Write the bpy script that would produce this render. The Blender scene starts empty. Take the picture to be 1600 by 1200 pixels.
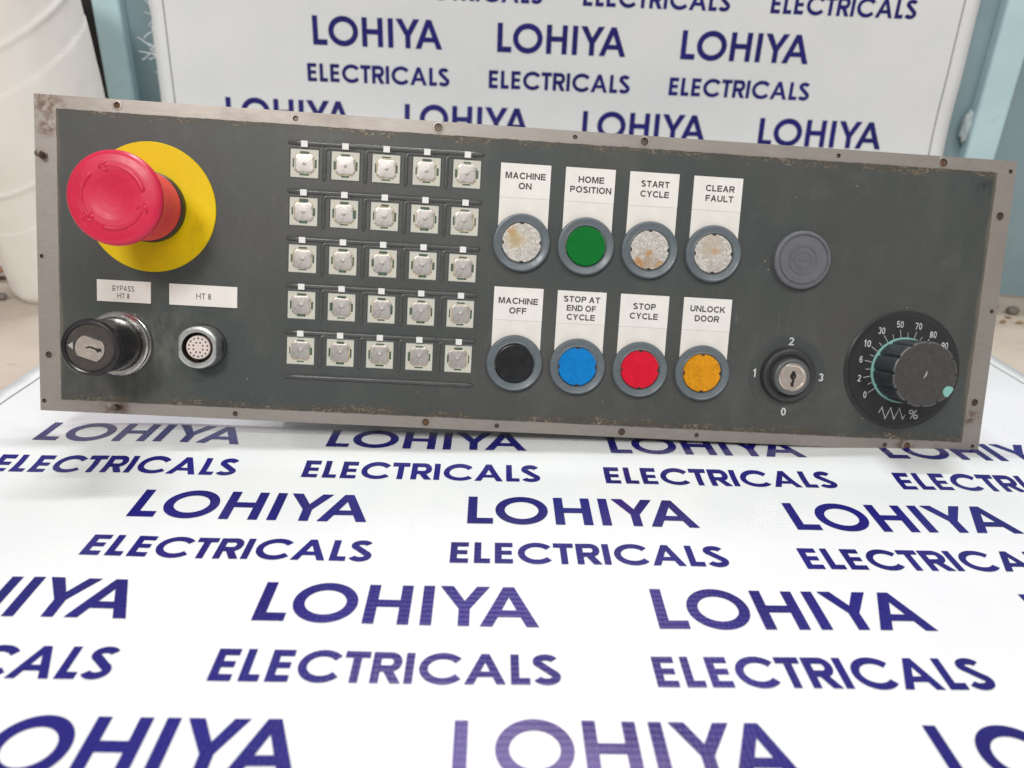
import bpy, bmesh, math, random
from math import pi, sin, cos, radians, sqrt
from mathutils import Vector, Matrix, noise as mnoise

SC = bpy.context.scene
COL = SC.collection
random.seed(7)
U = 0.1                       # one layout unit = 0.1 m

# ------------------------------------------------------------------ camera
cam_d = bpy.data.cameras.new('camera')
cam_d.sensor_width = 36.0
cam_d.lens = 1144.922 / 1600 * 36
cam_d.clip_start = 0.01
cam_d.clip_end = 60
cam_d.dof.use_dof = True
cam_d.dof.focus_distance = 0.335
cam_d.dof.aperture_fstop = 9.5
cam = bpy.data.objects.new('camera', cam_d)
COL.objects.link(cam)
_r = Vector((0.9992004, 0.016446, 0.0364428)); _u = Vector((-0.0399819, 0.4110074, 0.9107548)); _f = Vector((0, 0.9114836, -0.411336))
cam.matrix_world = Matrix(((_r.x, _u.x, -_f.x, 0), (_r.y, _u.y, -_f.y, 0), (_r.z, _u.z, -_f.z, 1.83364 * U), (0, 0, 0, 1)))
SC.camera = cam

# ------------------------------------------------------------------ light
world = bpy.data.worlds.new('World')
SC.world = world
world.use_nodes = True
world.node_tree.nodes['Background'].inputs[0].default_value = (1.0, 0.985, 0.97, 1)
world.node_tree.nodes['Background'].inputs[1].default_value = 0.28

def area_light(name, loc, target, sx, sy, power, color, turn=0):
    l = bpy.data.lights.new(name, 'AREA'); l.shape = 'RECTANGLE'; l.size = sx; l.size_y = sy
    l.energy = power; l.color = color
    o = bpy.data.objects.new(name, l); COL.objects.link(o)
    o.location = loc
    d = (Vector(target) - Vector(loc)).normalized()
    z = -d; x = Vector((cos(radians(turn)), sin(radians(turn)), 0)); x = (x - z * x.dot(z)).normalized(); y = z.cross(x)
    o.matrix_world = Matrix(((x.x, y.x, z.x, loc[0]), (x.y, y.y, z.y, loc[1]), (x.z, y.z, z.z, loc[2]), (0, 0, 0, 1)))
    return o
# long ceiling tube a little behind the panel, and a softer light high in front, left of the camera
area_light('ceiling_tube', (0.0, 1.10, 2.05), (0.05, 0.33, 0.0), 0.65, 0.05, 20, (0.97, 1.0, 0.995), 8)
area_light('front_lamp', (-0.42, -0.75, 1.15), (0.0, 0.34, 0.05), 0.34, 0.34, 10, (1.0, 0.965, 0.93))
area_light('front_fill', (0.60, -0.75, 1.95), (0.0, 0.45, 0.1), 1.3, 0.06, 14, (0.985, 1.0, 0.995))  # added fill light, lifts the shaded post and the upright banner
area_light('rear_ceiling_fitting', (0.16, 1.86, 2.05), (0.05, 0.15, 0.0), 1.25, 0.30, 9.5, (0.97, 0.70, 1.0))

SC.view_settings.view_transform = 'Standard'
SC.view_settings.look = 'None'
SC.view_settings.exposure = 0.14
SC.view_settings.gamma = 1.0
SC.view_settings.use_curve_mapping = False

# ------------------------------------------------------------------ materials
class NT:
    def __init__(s, name):
        s.m = bpy.data.materials.new(name); s.m.use_nodes = True
        s.t = s.m.node_tree; s.b = s.t.nodes['Principled BSDF']
    def n(s, typ, **kw):
        x = s.t.nodes.new(typ)
        for k, v in kw.items():
            if k.startswith('i_'):
                key = k[2:]
                key = int(key) if key.isdigit() else key.replace('_', ' ')
                x.inputs[key].default_value = v
            else: setattr(x, k, v)
        return x
    def l(s, a, b): s.t.links.new(a, b)
    def obj(s, scale=1.0):
        tc = s.n('ShaderNodeTexCoord')
        mp = s.n('ShaderNodeMapping'); mp.inputs['Scale'].default_value = scale if isinstance(scale, tuple) else (scale,) * 3
        s.l(tc.outputs['Object'], mp.inputs['Vector']); return mp.outputs['Vector']
    def noise(s, vec, scale, detail=4, rough=0.55):
        x = s.n('ShaderNodeTexNoise', i_Scale=scale, i_Detail=detail, i_Roughness=rough)
        if vec: s.l(vec, x.inputs['Vector'])
        return x.outputs['Fac']
    def ramp(s, fac, *stops):
        r = s.n('ShaderNodeValToRGB')
        while len(r.color_ramp.elements) < len(stops): r.color_ramp.elements.new(0.5)
        for e, (p, c) in zip(r.color_ramp.elements, stops):
            e.position = p; e.color = (c if isinstance(c, tuple) else (c, c, c)) + (1,)
        s.l(fac, r.inputs['Fac']); return r.outputs['Color']
    def mix(s, fac, a, b, blend='MIX'):
        x = s.n('ShaderNodeMix', data_type='RGBA', blend_type=blend)
        for sock, v in ((x.inputs[0], fac), (x.inputs[6], a), (x.inputs[7], b)):
            if hasattr(v, 'links'): s.l(v, sock)
            elif isinstance(v, tuple): sock.default_value = v + (1,)
            else: sock.default_value = v
        return x.outputs[2]
    def math(s, op, a, b=None, c=None):
        x = s.n('ShaderNodeMath', operation=op)
        for i, v in enumerate((a, b, c)):
            if v is None: continue
            if hasattr(v, 'links'): s.l(v, x.inputs[i])
            else: x.inputs[i].default_value = v
        return x.outputs[0]
    def bump(s, h, strength=0.2, dist=0.001):
        b = s.n('ShaderNodeBump', i_Strength=strength, i_Distance=dist)
        s.l(h, b.inputs['Height']); s.l(b.outputs['Normal'], s.b.inputs['Normal'])
    def set(s, **kw):
        for k, v in kw.items():
            sock = s.b.inputs[k.replace('_', ' ')]
            if hasattr(v, 'links'): s.l(v, sock)
            else: sock.default_value = v + (1,) if isinstance(v, tuple) else v
        return s.m

def plain(name, col, rough=0.5, metal=0.0, spec=0.5, var=0.12, scale=120, coat=0.0, bump=0.0):
    """a base colour with slight dirt and gloss variation"""
    t = NT(name)
    v = t.obj()
    f = t.noise(v, scale, 5, 0.6)
    c2 = tuple(x * (1 - var) for x in col); c1 = tuple(min(1, x * (1 + var)) for x in col)
    base = t.ramp(f, (0.3, c2), (0.7, c1))
    rr = t.ramp(t.noise(v, scale * 2.3, 3), (0.3, max(0.03, rough - 0.08)), (0.7, min(1, rough + 0.08)))
    if bump: t.bump(t.noise(v, scale * 8, 3), bump, 0.0003)
    return t.set(Base_Color=base, Roughness=rr, Metallic=metal, Specular_IOR_Level=spec, Coat_Weight=coat)

def vinyl(name, ink=None):
    t = NT(name)
    uv = t.n('ShaderNodeUVMap', uv_map='UVMap').outputs['UV']
    def wave(axis, sc):
        return t.l(uv, (w := t.n('ShaderNodeTexWave', wave_type='BANDS', bands_direction=axis, i_Scale=sc, i_Distortion=0.6, i_Detail=1.0)).inputs['Vector']) or w.outputs['Fac']
    wy = wave('Y', 13.0); wx = wave('X', 17.0); py = wave('Y', 40.0); px = wave('X', 40.0)
    n1 = t.noise(uv, 2.2, 4); n2 = t.noise(uv, 60, 4)
    h = t.math('ADD', t.math('MULTIPLY', wy, 0.7), t.math('MULTIPLY', wx, 0.4))
    h = t.math('ADD', h, t.math('MULTIPLY', n1, 5.0))
    t.bump(h, 0.06, 0.0005)
    if ink is None:
        base = t.ramp(n1, (0.3, (0.755, 0.775, 0.78)), (0.7, (0.80, 0.81, 0.805)))
        base = t.mix(t.math('MULTIPLY', t.ramp(wy, (0.55, 0.0), (1.0, 1.0)), 0.07), base, (0.68, 0.70, 0.72))
        dirt = t.ramp(t.noise(uv, 9, 6, 0.7), (0.74, 0.0), (0.80, 0.30))
        base = t.mix(dirt, base, (0.50, 0.47, 0.43))
    else:
        pin = t.math('MULTIPLY', t.ramp(px, (0.65, 0.0), (0.95, 1.0)), t.ramp(py, (0.65, 0.0), (0.95, 1.0)))
        pin = t.math('MULTIPLY', pin, t.ramp(t.noise(uv, 7, 3), (0.42, 0.0), (0.65, 0.06)))
        base = t.ramp(t.noise(uv, 1.6, 3), (0.3, tuple(x * 0.8 for x in ink)), (0.7, tuple(min(1, x * 1.25) for x in ink)))
        base = t.mix(pin, base, (0.30, 0.27, 0.55))
    rr = t.ramp(n2, (0.3, 0.22), (0.7, 0.30))
    return t.set(Base_Color=base, Roughness=rr, Specular_IOR_Level=0.5, Coat_Weight=0.12, Coat_Roughness=0.12)

M = {}
M['vinyl'] = vinyl('white_vinyl')
M['ink'] = vinyl('navy_print', (0.010, 0.008, 0.150))
M['line'] = plain('print_line', (0.16, 0.15, 0.15), 0.4)

def brushed(name, col):
    t = NT(name)
    v = t.obj((30, 90, 30)); v2 = t.obj()
    s1 = t.noise(v, 6, 4); blot = t.noise(v2, 22, 5, 0.62)
    base = t.ramp(s1, (0.3, tuple(x * 0.95 for x in col)), (0.7, tuple(x * 1.04 for x in col)))
    base = t.mix(t.ramp(blot, (0.5, 0.0), (0.75, 0.45)), base, tuple(x * y for x, y in zip(col, (0.62, 0.55, 0.5))))
    spots = t.ramp(t.noise(v2, 330, 3), (0.70, 0.0), (0.76, 0.6))
    base = t.mix(t.math('MULTIPLY', spots, t.ramp(blot, (0.45, 0.0), (0.6, 1.0))), base, (0.10, 0.075, 0.06))
    sp = t.n('ShaderNodeSeparateXYZ'); t.l(v2, sp.inputs[0])
    for cx, cy, r in ((-.2335, .0715, .011), (-.2335, .060, .006), (-.203, -.0725, .010), (.199, -.0725, .007), (.2325, -.056, .006)):
        d = t.math('SQRT', t.math('ADD', t.math('POWER', t.math('SUBTRACT', sp.outputs['X'], cx), 2.0), t.math('POWER', t.math('SUBTRACT', sp.outputs['Y'], cy), 2.0)))
        m = t.math('MULTIPLY', t.ramp(t.math('MULTIPLY', d, 1 / r), (0.3, 1.0), (1.0, 0.0)), t.ramp(t.noise(v2, 230, 5, 0.7), (0.42, 0.0), (0.58, 1.0)))
        base = t.mix(t.math('MULTIPLY', m, 0.85), base, (0.15, 0.085, 0.055))
    rr = t.ramp(blot, (0.3, 0.36), (0.7, 0.52))
    t.bump(s1, 0.08, 0.0003)
    return t.set(Base_Color=base, Roughness=rr, Metallic=0.55)
M['frame'] = brushed('worn_aluminium', (0.375, 0.34, 0.31))

def face_material():
    """charcoal film: dusty, scuffed, with old adhesive and rust along its long edges (object space, metres)"""
    t = NT('charcoal_film')
    tc = t.n('ShaderNodeTexCoord'); sp = t.n('ShaderNodeSeparateXYZ'); t.l(tc.outputs['Object'], sp.inputs[0])
    v = tc.outputs['Object']
    x, y = sp.outputs['X'], sp.outputs['Y']
    big = t.noise(v, 9, 4); fine = t.noise(v, 900, 3); med = t.noise(v, 60, 6, 0.65)
    base = t.ramp(big, (0.35, (0.050, 0.064, 0.061)), (0.65, (0.072, 0.072, 0.068)))
    base = t.mix(t.math('MULTIPLY', t.ramp(fine, (0.35, 0.0), (0.75, 1.0)), 0.25), base, (0.10, 0.095, 0.09))
    base = t.mix(t.ramp(med, (0.55, 0.0), (0.8, 0.35)), base, (0.13, 0.125, 0.115))
    scr = t.noise(t.obj((1, .12, 1)), 420, 4, 0.7)
    base = t.mix(t.math('MULTIPLY', t.ramp(scr, (0.60, 0.0), (0.74, 0.5)), t.ramp(t.noise(v, 14, 3), (0.45, 0.0), (0.65, 1.0))), base, (0.17, 0.165, 0.15))
    smear = t.noise(t.obj((1, .45, 1)), 26, 5, 0.62)
    base = t.mix(t.ramp(smear, (0.52, 0.0), (0.78, 0.45)), base, (0.115, 0.115, 0.108))
    # dust specks
    vo = t.n('ShaderNodeTexVoronoi', i_Scale=210.0); t.l(v, vo.inputs['Vector'])
    sp_m = t.math('LESS_THAN', vo.outputs['Distance'], t.math('MULTIPLY', t.ramp(t.noise(v, 45, 2), (0.55, 0.0), (0.75, 1.0)), 0.16))
    base = t.mix(t.math('MULTIPLY', sp_m, 0.55), base, (0.42, 0.38, 0.31))
    # worn band along the top and bottom edge
    ax = t.math('ABSOLUTE', y)
    band = t.math('MULTIPLY_ADD', ax, 190.0, -190.0 * 0.0636)
    wob = t.math('MULTIPLY_ADD', t.noise(v, 38, 3), 1.5, -0.95)
    band = t.math('ADD', band, wob)
    bandm = t.ramp(band, (0.1, 0.0), (0.45, 1.0))
    stv = t.obj((1, 1.8, 1))
    grain = t.noise(stv, 520, 5, 0.75)
    base = t.mix(t.math('MULTIPLY', bandm, 0.55), base, (0.070, 0.060, 0.045))
    residue = t.math('MULTIPLY', bandm, t.ramp(grain, (0.52, 0.0), (0.60, 1.0)))
    residue = t.math('MULTIPLY', residue, t.ramp(t.noise(v, 30, 2), (0.44, 0.03), (0.62, 0.9)))
    rcol = t.ramp(t.noise(v, 260, 3), (0.35, (0.24, 0.13, 0.055)), (0.5, (0.36, 0.26, 0.13)), (0.68, (0.62, 0.52, 0.36)))
    base = t.mix(t.math('MULTIPLY', residue, 0.9), base, rcol)
    # left / right edges
    axx = t.math('ABSOLUTE', x)
    eb = t.math('ADD', t.math('MULTIPLY_ADD', axx, 330.0, -330.0 * 0.2265), wob)
    base = t.mix(t.math('MULTIPLY', t.ramp(eb, (0.2, 0.0), (0.6, 1.0)), 0.6), base, (0.17, 0.14, 0.10))
    # scrape marks left around the key barrel and the connector
    def spot(cx, cy, r, amt, col, sc):
        d = t.math('SQRT', t.math('ADD', t.math('POWER', t.math('SUBTRACT', x, cx), 2.0), t.math('POWER', t.math('SUBTRACT', y, cy), 2.0)))
        m = t.ramp(t.math('MULTIPLY', d, 1 / r), (0.25, 1.0), (1.0, 0.0))
        g = t.ramp(t.noise(t.obj((1.0, 0.35, 1)), sc, 5, 0.7), (0.42, 0.0), (0.72, 1.0))
        return t.mix(t.math('MULTIPLY', t.math('MULTIPLY', m, g), amt), base, col)
    base = spot(-0.178, -0.037, 0.022, 0.42, (0.30, 0.27, 0.22), 160)
    base = spot(-0.20, -0.062, 0.03, 0.32, (0.26, 0.22, 0.16), 200)
    base = spot(0.224, 0.061, 0.006, 1.0, (0.012, 0.011, 0.010), 330)
    rr = t.ramp(smear, (0.3, 0.33), (0.7, 0.55))
    hh = t.math('ADD', t.math('MULTIPLY', fine, 0.5), t.math('MULTIPLY', residue, 1.6))
    t.bump(hh, 0.22, 0.0004)
    return t.set(Base_Color=base, Roughness=rr, Specular_IOR_Level=0.45)
M['face'] = face_material()
M['emboss'] = plain('embossed_film', (0.078, 0.080, 0.078), 0.30, var=0.15, scale=200)
M['red'] = plain('red_plastic', (0.62, 0.014, 0.060), 0.38, var=0.07, scale=60, bump=0.02)
def scuffed(m, col, scale, amt):
    t = NT('tmp'); bpy.data.materials.remove(t.m)
    x = NT.__new__(NT); x.m = m; x.t = m.node_tree; x.b = m.node_tree.nodes['Principled BSDF']
    src = x.b.inputs['Base Color'].links[0].from_socket
    v = x.obj((1, .35, 1))
    f = x.ramp(x.noise(v, scale, 6, 0.72), (0.60, 0.0), (0.78, amt))
    x.l(x.mix(f, src, col), x.b.inputs['Base Color'])
scuffed(M['red'], (0.74, 0.20, 0.22), 110, 0.5)
M['redneck'] = plain('red_neck_plastic', (0.80, 0.028, 0.10), 0.42, var=0.08, scale=80)
M['yellow'] = plain('yellow_disc_plastic', (0.80, 0.575, 0.0), 0.5, spec=0.3, var=0.06, scale=70, bump=0.02)
scuffed(M['yellow'], (0.36, 0.24, 0.02), 70, 0.45)
M['collar'] = plain('dark_collar', (0.028, 0.026, 0.025), 0.45)
M['black'] = plain('black_plastic', (0.018, 0.018, 0.020), 0.30, var=0.2, scale=160, bump=0.03)
M['barrel'] = plain('black_barrel', (0.020, 0.018, 0.020), 0.24, var=0.35, scale=90, bump=0.03)
M['barrel_face'] = plain('worn_black_face', (0.055, 0.047, 0.042), 0.42, var=0.3, scale=200, bump=0.05)
M['chrome'] = plain('scratched_chrome', (0.62, 0.60, 0.57), 0.22, metal=1.0, var=0.12, scale=300, bump=0.05)
M['steelkey'] = plain('nickel_lock_face', (0.80, 0.70, 0.62), 0.26, metal=0.85, var=0.05, scale=160, bump=0.04)
M['alu'] = plain('silver_shell', (0.55, 0.57, 0.56), 0.34, metal=0.8, var=0.15, scale=240, bump=0.05)
M['pinface'] = plain('pale_insert', (0.72, 0.62, 0.57), 0.55)
M['hole'] = plain('dark_hole', (0.008, 0.007, 0.006), 0.7)
M['cavity'] = plain('dark_cavity', (0.035, 0.026, 0.020), 0.5, var=0.4, scale=400)
M['label'] = plain('label_white', (0.80, 0.77, 0.715), 0.5, var=0.05, scale=90)
M['label2'] = plain('label_insert_white', (0.82, 0.795, 0.75), 0.42, var=0.05, scale=90)
M['labeltext'] = plain('label_print', (0.055, 0.048, 0.045), 0.6, var=0.12, scale=900)
M['seam'] = plain('label_seam', (0.33, 0.31, 0.28), 0.6)
M['ring'] = plain('grey_bezel_plastic', (0.125, 0.150, 0.165), 0.34, var=0.10, scale=150, bump=0.02)
M['ringcap'] = plain('grey_cap_plastic', (0.135, 0.140, 0.155), 0.42, var=0.08, scale=150, bump=0.02)
M['white_print'] = plain('white_print', (0.66, 0.66, 0.66), 0.5)
M['teal'] = plain('teal_plastic', (0.24, 0.50, 0.455), 0.45, var=0.06)
M['dialplate'] = plain('dial_plate', (0.030, 0.029, 0.030), 0.36, var=0.12, scale=60)
M['knob'] = plain('knob_rubberised', (0.042, 0.050, 0.054), 0.36, var=0.15, scale=200, bump=0.03)
M['knobface'] = plain('knob_face_worn', (0.060, 0.056, 0.053), 0.44, var=0.18, scale=420, bump=0.08)
M['knobedge'] = plain('knob_edge_worn', (0.105, 0.105, 0.105), 0.4, var=0.4, scale=500)
M['selring'] = plain('selector_collar_grey', (0.105, 0.110, 0.112), 0.38, var=0.12, scale=200)
M['ring_worn'] = plain('bare_scratch', (0.42, 0.41, 0.38), 0.5)
M['boss'] = plain('boss_dark', (0.040, 0.039, 0.040), 0.36, var=0.12, scale=120)
M['keywhite'] = plain('key_white', (0.58, 0.575, 0.50), 0.55, var=0.06, scale=220)
M['keycream'] = plain('key_glue', (0.62, 0.50, 0.30), 0.45, var=0.2, scale=400)
M['tick'] = plain('tick_white', (0.80, 0.80, 0.76), 0.6, var=0.04)
M['slot'] = plain('slot_green', (0.055, 0.095, 0.065), 0.45, var=0.5, scale=700)
M['dome'] = plain('dome_metal', (0.50, 0.475, 0.45), 0.42, metal=0.8, var=0.10, scale=380, bump=0.08)
M['screw'] = plain('screw_steel', (0.16, 0.125, 0.10), 0.45, metal=0.8, var=0.3, scale=700)
M['rust'] = plain('screw_rust', (0.16, 0.085, 0.05), 0.75, var=0.4, scale=900)
M['box'] = plain('rear_box_paint', (0.045, 0.045, 0.045), 0.6)

def lens_mat(name, col, rough=0.25, cell=680.0, amt=0.3):
    """coloured lens over a wrinkled diffuser"""
    t = NT(name)
    v = t.obj()
    nA = t.noise(v, cell, 2.0, 0.5)
    e = t.ramp(nA, (0.41, 0.0), (0.48, 1.0), (0.51, 1.0), (0.58, 0.0))
    t.bump(nA, 0.15, 0.0004)
    base = t.mix(t.math('MULTIPLY', e, amt), col, tuple(x * 0.45 for x in col))
    base = t.mix(t.ramp(t.noise(v, 160, 4), (0.5, 0.0), (0.8, amt)), base, tuple(min(1, x * 1.3 + 0.01) for x in col))
    return t.set(Base_Color=base, Roughness=rough, Specular_IOR_Level=0.4)
M['lens_green'] = lens_mat('lens_green', (0.0, 0.165, 0.022), amt=0.22)
M['lens_blue'] = lens_mat('lens_blue', (0.0, 0.215, 0.60), amt=0.35)
M['lens_red'] = lens_mat('lens_red', (0.72, 0.006, 0.032), amt=0.3)
M['lens_amber'] = lens_mat('lens_amber', (0.74, 0.31, 0.006), amt=0.5)
M['lens_black'] = plain('lens_black', (0.012, 0.013, 0.015), 0.28, var=0.2, scale=120)
def foil_mat(name, spots):
    """aged clear lens: wrinkled silvery diffuser with brown stains at their own places"""
    t = NT(name)
    v = t.obj()
    nA = t.noise(v, 620, 2.0, 0.5); nB = t.noise(v, 430, 1.0, 0.5)
    wr = t.ramp(nA, (0.40, 0.0), (0.47, 1.0), (0.50, 1.0), (0.57, 0.0))
    wr2 = t.ramp(nB, (0.44, 0.0), (0.49, 1.0), (0.51, 1.0), (0.56, 0.0))
    base = t.mix(t.math('MULTIPLY', wr, 0.55), (0.72, 0.69, 0.64), (0.30, 0.27, 0.235))
    base = t.mix(t.math('MULTIPLY', wr2, 0.4), base, (0.36, 0.315, 0.26))
    sp = t.n('ShaderNodeSeparateXYZ'); t.l(v, sp.inputs[0])
    nz = t.noise(v, 210, 7, 0.75)
    for (cx, cy, r, col, amt) in spots:
        d = t.math('SQRT', t.math('ADD', t.math('POWER', t.math('SUBTRACT', sp.outputs['X'], cx), 2.0), t.math('POWER', t.math('SUBTRACT', sp.outputs['Y'], cy), 2.0)))
        dd = t.math('ADD', t.math('MULTIPLY', d, 1 / r), t.math('MULTIPLY_ADD', nz, 3.2, -1.6))
        m = t.ramp(dd, (0.35, amt * .85), (1.25, 0.0))
        base = t.mix(m, base, col)
    t.bump(nA, 0.35, 0.0006)
    return t.set(Base_Color=base, Roughness=0.32, Metallic=0.15)
M['foil_a'] = foil_mat('stained_lens_a', [(-0.0028, 0.0022, 0.0062, (0.58, 0.46, 0.26), 0.95), (-0.0052, 0.0052, 0.0035, (0.50, 0.30, 0.10), 0.8), (-0.003, 0.001, 0.003, (0.42, 0.32, 0.18), 0.6)])
M['foil_b'] = foil_mat('stained_lens_b', [(0.0005, -0.0058, 0.0068, (0.40, 0.28, 0.17), 0.8), (-0.0052, -0.0062, 0.0032, (0.48, 0.22, 0.035), 0.95), (0.0056, -0.0062, 0.003, (0.50, 0.24, 0.04), 0.95), (0.0, -0.0015, 0.0022, (0.52, 0.27, 0.09), 0.9)])
M['foil_c'] = foil_mat('stained_lens_c', [(-0.001, 0.0042, 0.0075, (0.52, 0.43, 0.33), 0.85), (0.0008, 0.0012, 0.0022, (0.55, 0.34, 0.18), 0.9), (0.002, -0.0075, 0.0045, (0.36, 0.31, 0.25), 0.5)])

def painted_steel(name, col):
    t = NT(name)
    v = t.obj()
    f = t.noise(v, 10, 5, 0.6)
    base = t.ramp(f, (0.3, tuple(x * 0.86 for x in col)), (0.7, tuple(x * 1.1 for x in col)))
    base = t.mix(t.ramp(t.noise(v, 34, 6, 0.7), (0.58, 0.0), (0.75, 0.4)), base, (0.30, 0.31, 0.29))
    base = t.mix(t.ramp(t.noise(v, 120, 4, 0.7), (0.70, 0.0), (0.76, 0.6)), base, (0.55, 0.56, 0.53))
    t.bump(t.noise(v, 60, 5), 0.25, 0.001)
    return t.set(Base_Color=base, Roughness=0.38, Specular_IOR_Level=0.4)
M['tube'] = painted_steel('pale_blue_paint', (0.54, 0.735, 0.775))
M['sheet'] = painted_steel('blue_grey_paint', (0.25, 0.345, 0.375))
def concrete():
    t = NT('dusty_concrete')
    v = t.obj()
    base = t.ramp(t.noise(v, 6, 7, 0.65), (0.3, (0.46, 0.385, 0.315)), (0.5, (0.54, 0.465, 0.39)), (0.7, (0.60, 0.53, 0.455)))
    base = t.mix(t.ramp(t.noise(v, 28, 6, 0.7), (0.55, 0.0), (0.72, 0.5)), base, (0.40, 0.27, 0.16))
    base = t.mix(t.ramp(t.noise(v, 160, 4, 0.7), (0.62, 0.0), (0.72, 0.4)), base, (0.25, 0.20, 0.15))
    t.bump(t.noise(v, 90, 7, 0.7), 0.4, 0.002)
    return t.set(Base_Color=base, Roughness=0.85)
M['concrete'] = concrete()
def cloth():
    t = NT('off_white_sacking')
    v = t.obj()
    base = t.ramp(t.noise(v, 14, 5), (0.3, (0.76, 0.72, 0.66)), (0.7, (0.86, 0.83, 0.78)))
    w = t.n('ShaderNodeTexWave', i_Scale=120.0, bands_direction='Z', i_Distortion=1.5); t.l(v, w.inputs['Vector'])
    h = t.math('ADD', t.math('MULTIPLY', w.outputs['Fac'], 0.02), t.math('MULTIPLY', t.noise(t.obj((1, 1, 0.6)), 26, 6), 3.0))
    t.bump(h, 0.35, 0.0012)
    return t.set(Base_Color=base, Roughness=0.8)
M['cloth'] = cloth()
M['card'] = plain('brown_card', (0.30, 0.16, 0.10), 0.8, var=0.3, scale=60)
M['stone'] = plain('grey_pebble', (0.20, 0.17, 0.15), 0.85, var=0.35, scale=90, bump=0.2)
M['straw'] = plain('rust_flake', (0.30, 0.17, 0.075), 0.8, var=0.4, scale=90)
M['gum'] = plain('pale_filler', (0.44, 0.52, 0.53), 0.6, var=0.2, scale=60, bump=0.1)

# ------------------------------------------------------------------ mesh helpers
class MB:
    """collects faces with material slots; build() links them as ONE mesh object"""
    def __init__(s): s.v = []; s.f = []; s.mi = []; s.sm = []; s.uv = None
    def add(s, verts, faces, mi=0, smooth=False):
        o = len(s.v); s.v += [tuple(v) for v in verts]
        for f in faces: s.f.append(tuple(i + o for i in f)); s.mi.append(mi); s.sm.append(smooth)
    def box(s, x0, x1, y0, y1, z0, z1, mi=0):
        s.add([(x, y, z) for z in (z0, z1) for y in (y0, y1) for x in (x0, x1)],
              [(0, 2, 3, 1), (4, 5, 7, 6), (0, 1, 5, 4), (2, 6, 7, 3), (0, 4, 6, 2), (1, 3, 7, 5)], mi)
    def lathe(s, prof, n=64, mi=0, smooth=True, cx=0, cy=0, cap0=False, cap1=True):
        """prof: (r, z[, material]) from bottom/outside to top/inside"""
        k = len(prof)
        vs = [(cx + p[0] * cos(2 * pi * i / n), cy + p[0] * sin(2 * pi * i / n), p[1]) for p in prof for i in range(n)]
        for j in range(k - 1):
            m = prof[j + 1][2] if len(prof[j + 1]) > 2 else mi
            o = len(s.v)
            s.add(vs[j * n:(j + 2) * n], [(i, (i + 1) % n, n + (i + 1) % n, n + i) for i in range(n)], m, smooth)
        if cap1: s.add(vs[(k - 1) * n:], [tuple(range(n))], prof[-1][2] if len(prof[-1]) > 2 else mi, False)
        if cap0: s.add(vs[:n], [tuple(reversed(range(n)))], mi, False)
    def prism(s, poly, z0, z1, mi=0, top_mi=None):
        n = len(poly)
        s.add([(p[0], p[1], z0) for p in poly] + [(p[0], p[1], z1) for p in poly],
              [(i, (i + 1) % n, n + (i + 1) % n, n + i) for i in range(n)], mi)
        s.add([(p[0], p[1], z1) for p in poly], [tuple(range(n))], mi if top_mi is None else top_mi)
        s.add([(p[0], p[1], z0) for p in poly], [tuple(reversed(range(n)))], mi)
    def tube(s, pts, r, n=8, mi=0, squash=1.0):
        pts = [Vector(p) for p in pts]; vs = []
        for i, p in enumerate(pts):
            d = (pts[min(i + 1, len(pts) - 1)] - pts[max(i - 1, 0)]).normalized()
            a = d.cross(Vector((0, 0, 1)))
            a = a.normalized() if a.length > 1e-6 else Vector((1, 0, 0))
            b = a.cross(d)
            rr = r[i] if isinstance(r, (list, tuple)) else r
            for k in range(n):
                t = 2 * pi * k / n; vs.append(p + a * rr * cos(t) + b * rr * squash * sin(t))
        m = len(pts)
        s.add(vs, [(j * n + k, j * n + (k + 1) % n, (j + 1) * n + (k + 1) % n, (j + 1) * n + k) for j in range(m - 1) for k in range(n)]
              + [tuple(reversed(range(n))), tuple((m - 1) * n + k for k in range(n))], mi, True)
    def mesh(s, name, mats, scale=1.0, weld=False):
        me = bpy.data.meshes.new(name)
        me.from_pydata([(v[0] * scale, v[1] * scale, v[2] * scale) for v in s.v], [], s.f)
        for m in mats: me.materials.append(m)
        for p, mi, sm in zip(me.polygons, s.mi, s.sm): p.material_index = mi; p.use_smooth = sm
        me.validate()
        bm = bmesh.new(); bm.from_mesh(me)
        if weld: bmesh.ops.remove_doubles(bm, verts=bm.verts, dist=1e-7)
        bmesh.ops.recalc_face_normals(bm, faces=bm.faces) if weld else None
        bm.to_mesh(me); bm.free()
        return me

def link(name, me, parent=None, loc=None):
    o = bpy.data.objects.new(name, me); COL.objects.link(o)
    if parent is not None: o.parent = parent
    if loc is not None: o.location = loc
    return o
def tag(o, label=None, cat=None, group=None, kind=None):
    if label: o['label'] = label
    if cat: o['category'] = cat
    if group: o['group'] = group
    if kind: o['kind'] = kind
    return o

# ------------------------------------------------------------------ lettering (own stroke outlines, cap height 1)
def ribbon(pts, w, closed=False):
    """mitred strip along a path -> (verts, faces)"""
    P = []
    for p in pts:
        if not P or (Vector(p) - P[-1]).length > 1e-5: P.append(Vector(p))
    n = len(P); L = []; R = []
    for i in range(n):
        a = P[i - 1] if (i > 0 or closed) else None
        b = P[(i + 1) % n] if (i < n - 1 or closed) else None
        d1 = (P[i] - a).normalized() if a is not None else None
        d2 = (b - P[i]).normalized() if b is not None else None
        if d1 is None: d1 = d2
        if d2 is None: d2 = d1
        n1 = Vector((-d1.y, d1.x)); n2 = Vector((-d2.y, d2.x))
        m = (n1 + n2)
        m = m.normalized() if m.length > 1e-6 else n1
        k = w / 2 / max(0.35, m.dot(n1))
        L.append(P[i] + m * k); R.append(P[i] - m * k)
    vs = L + R
    rng = range(n) if closed else range(n - 1)
    return [(v.x, v.y) for v in vs], [(n + i, n + (i + 1) % n, (i + 1) % n, i) for i in rng]
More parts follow.
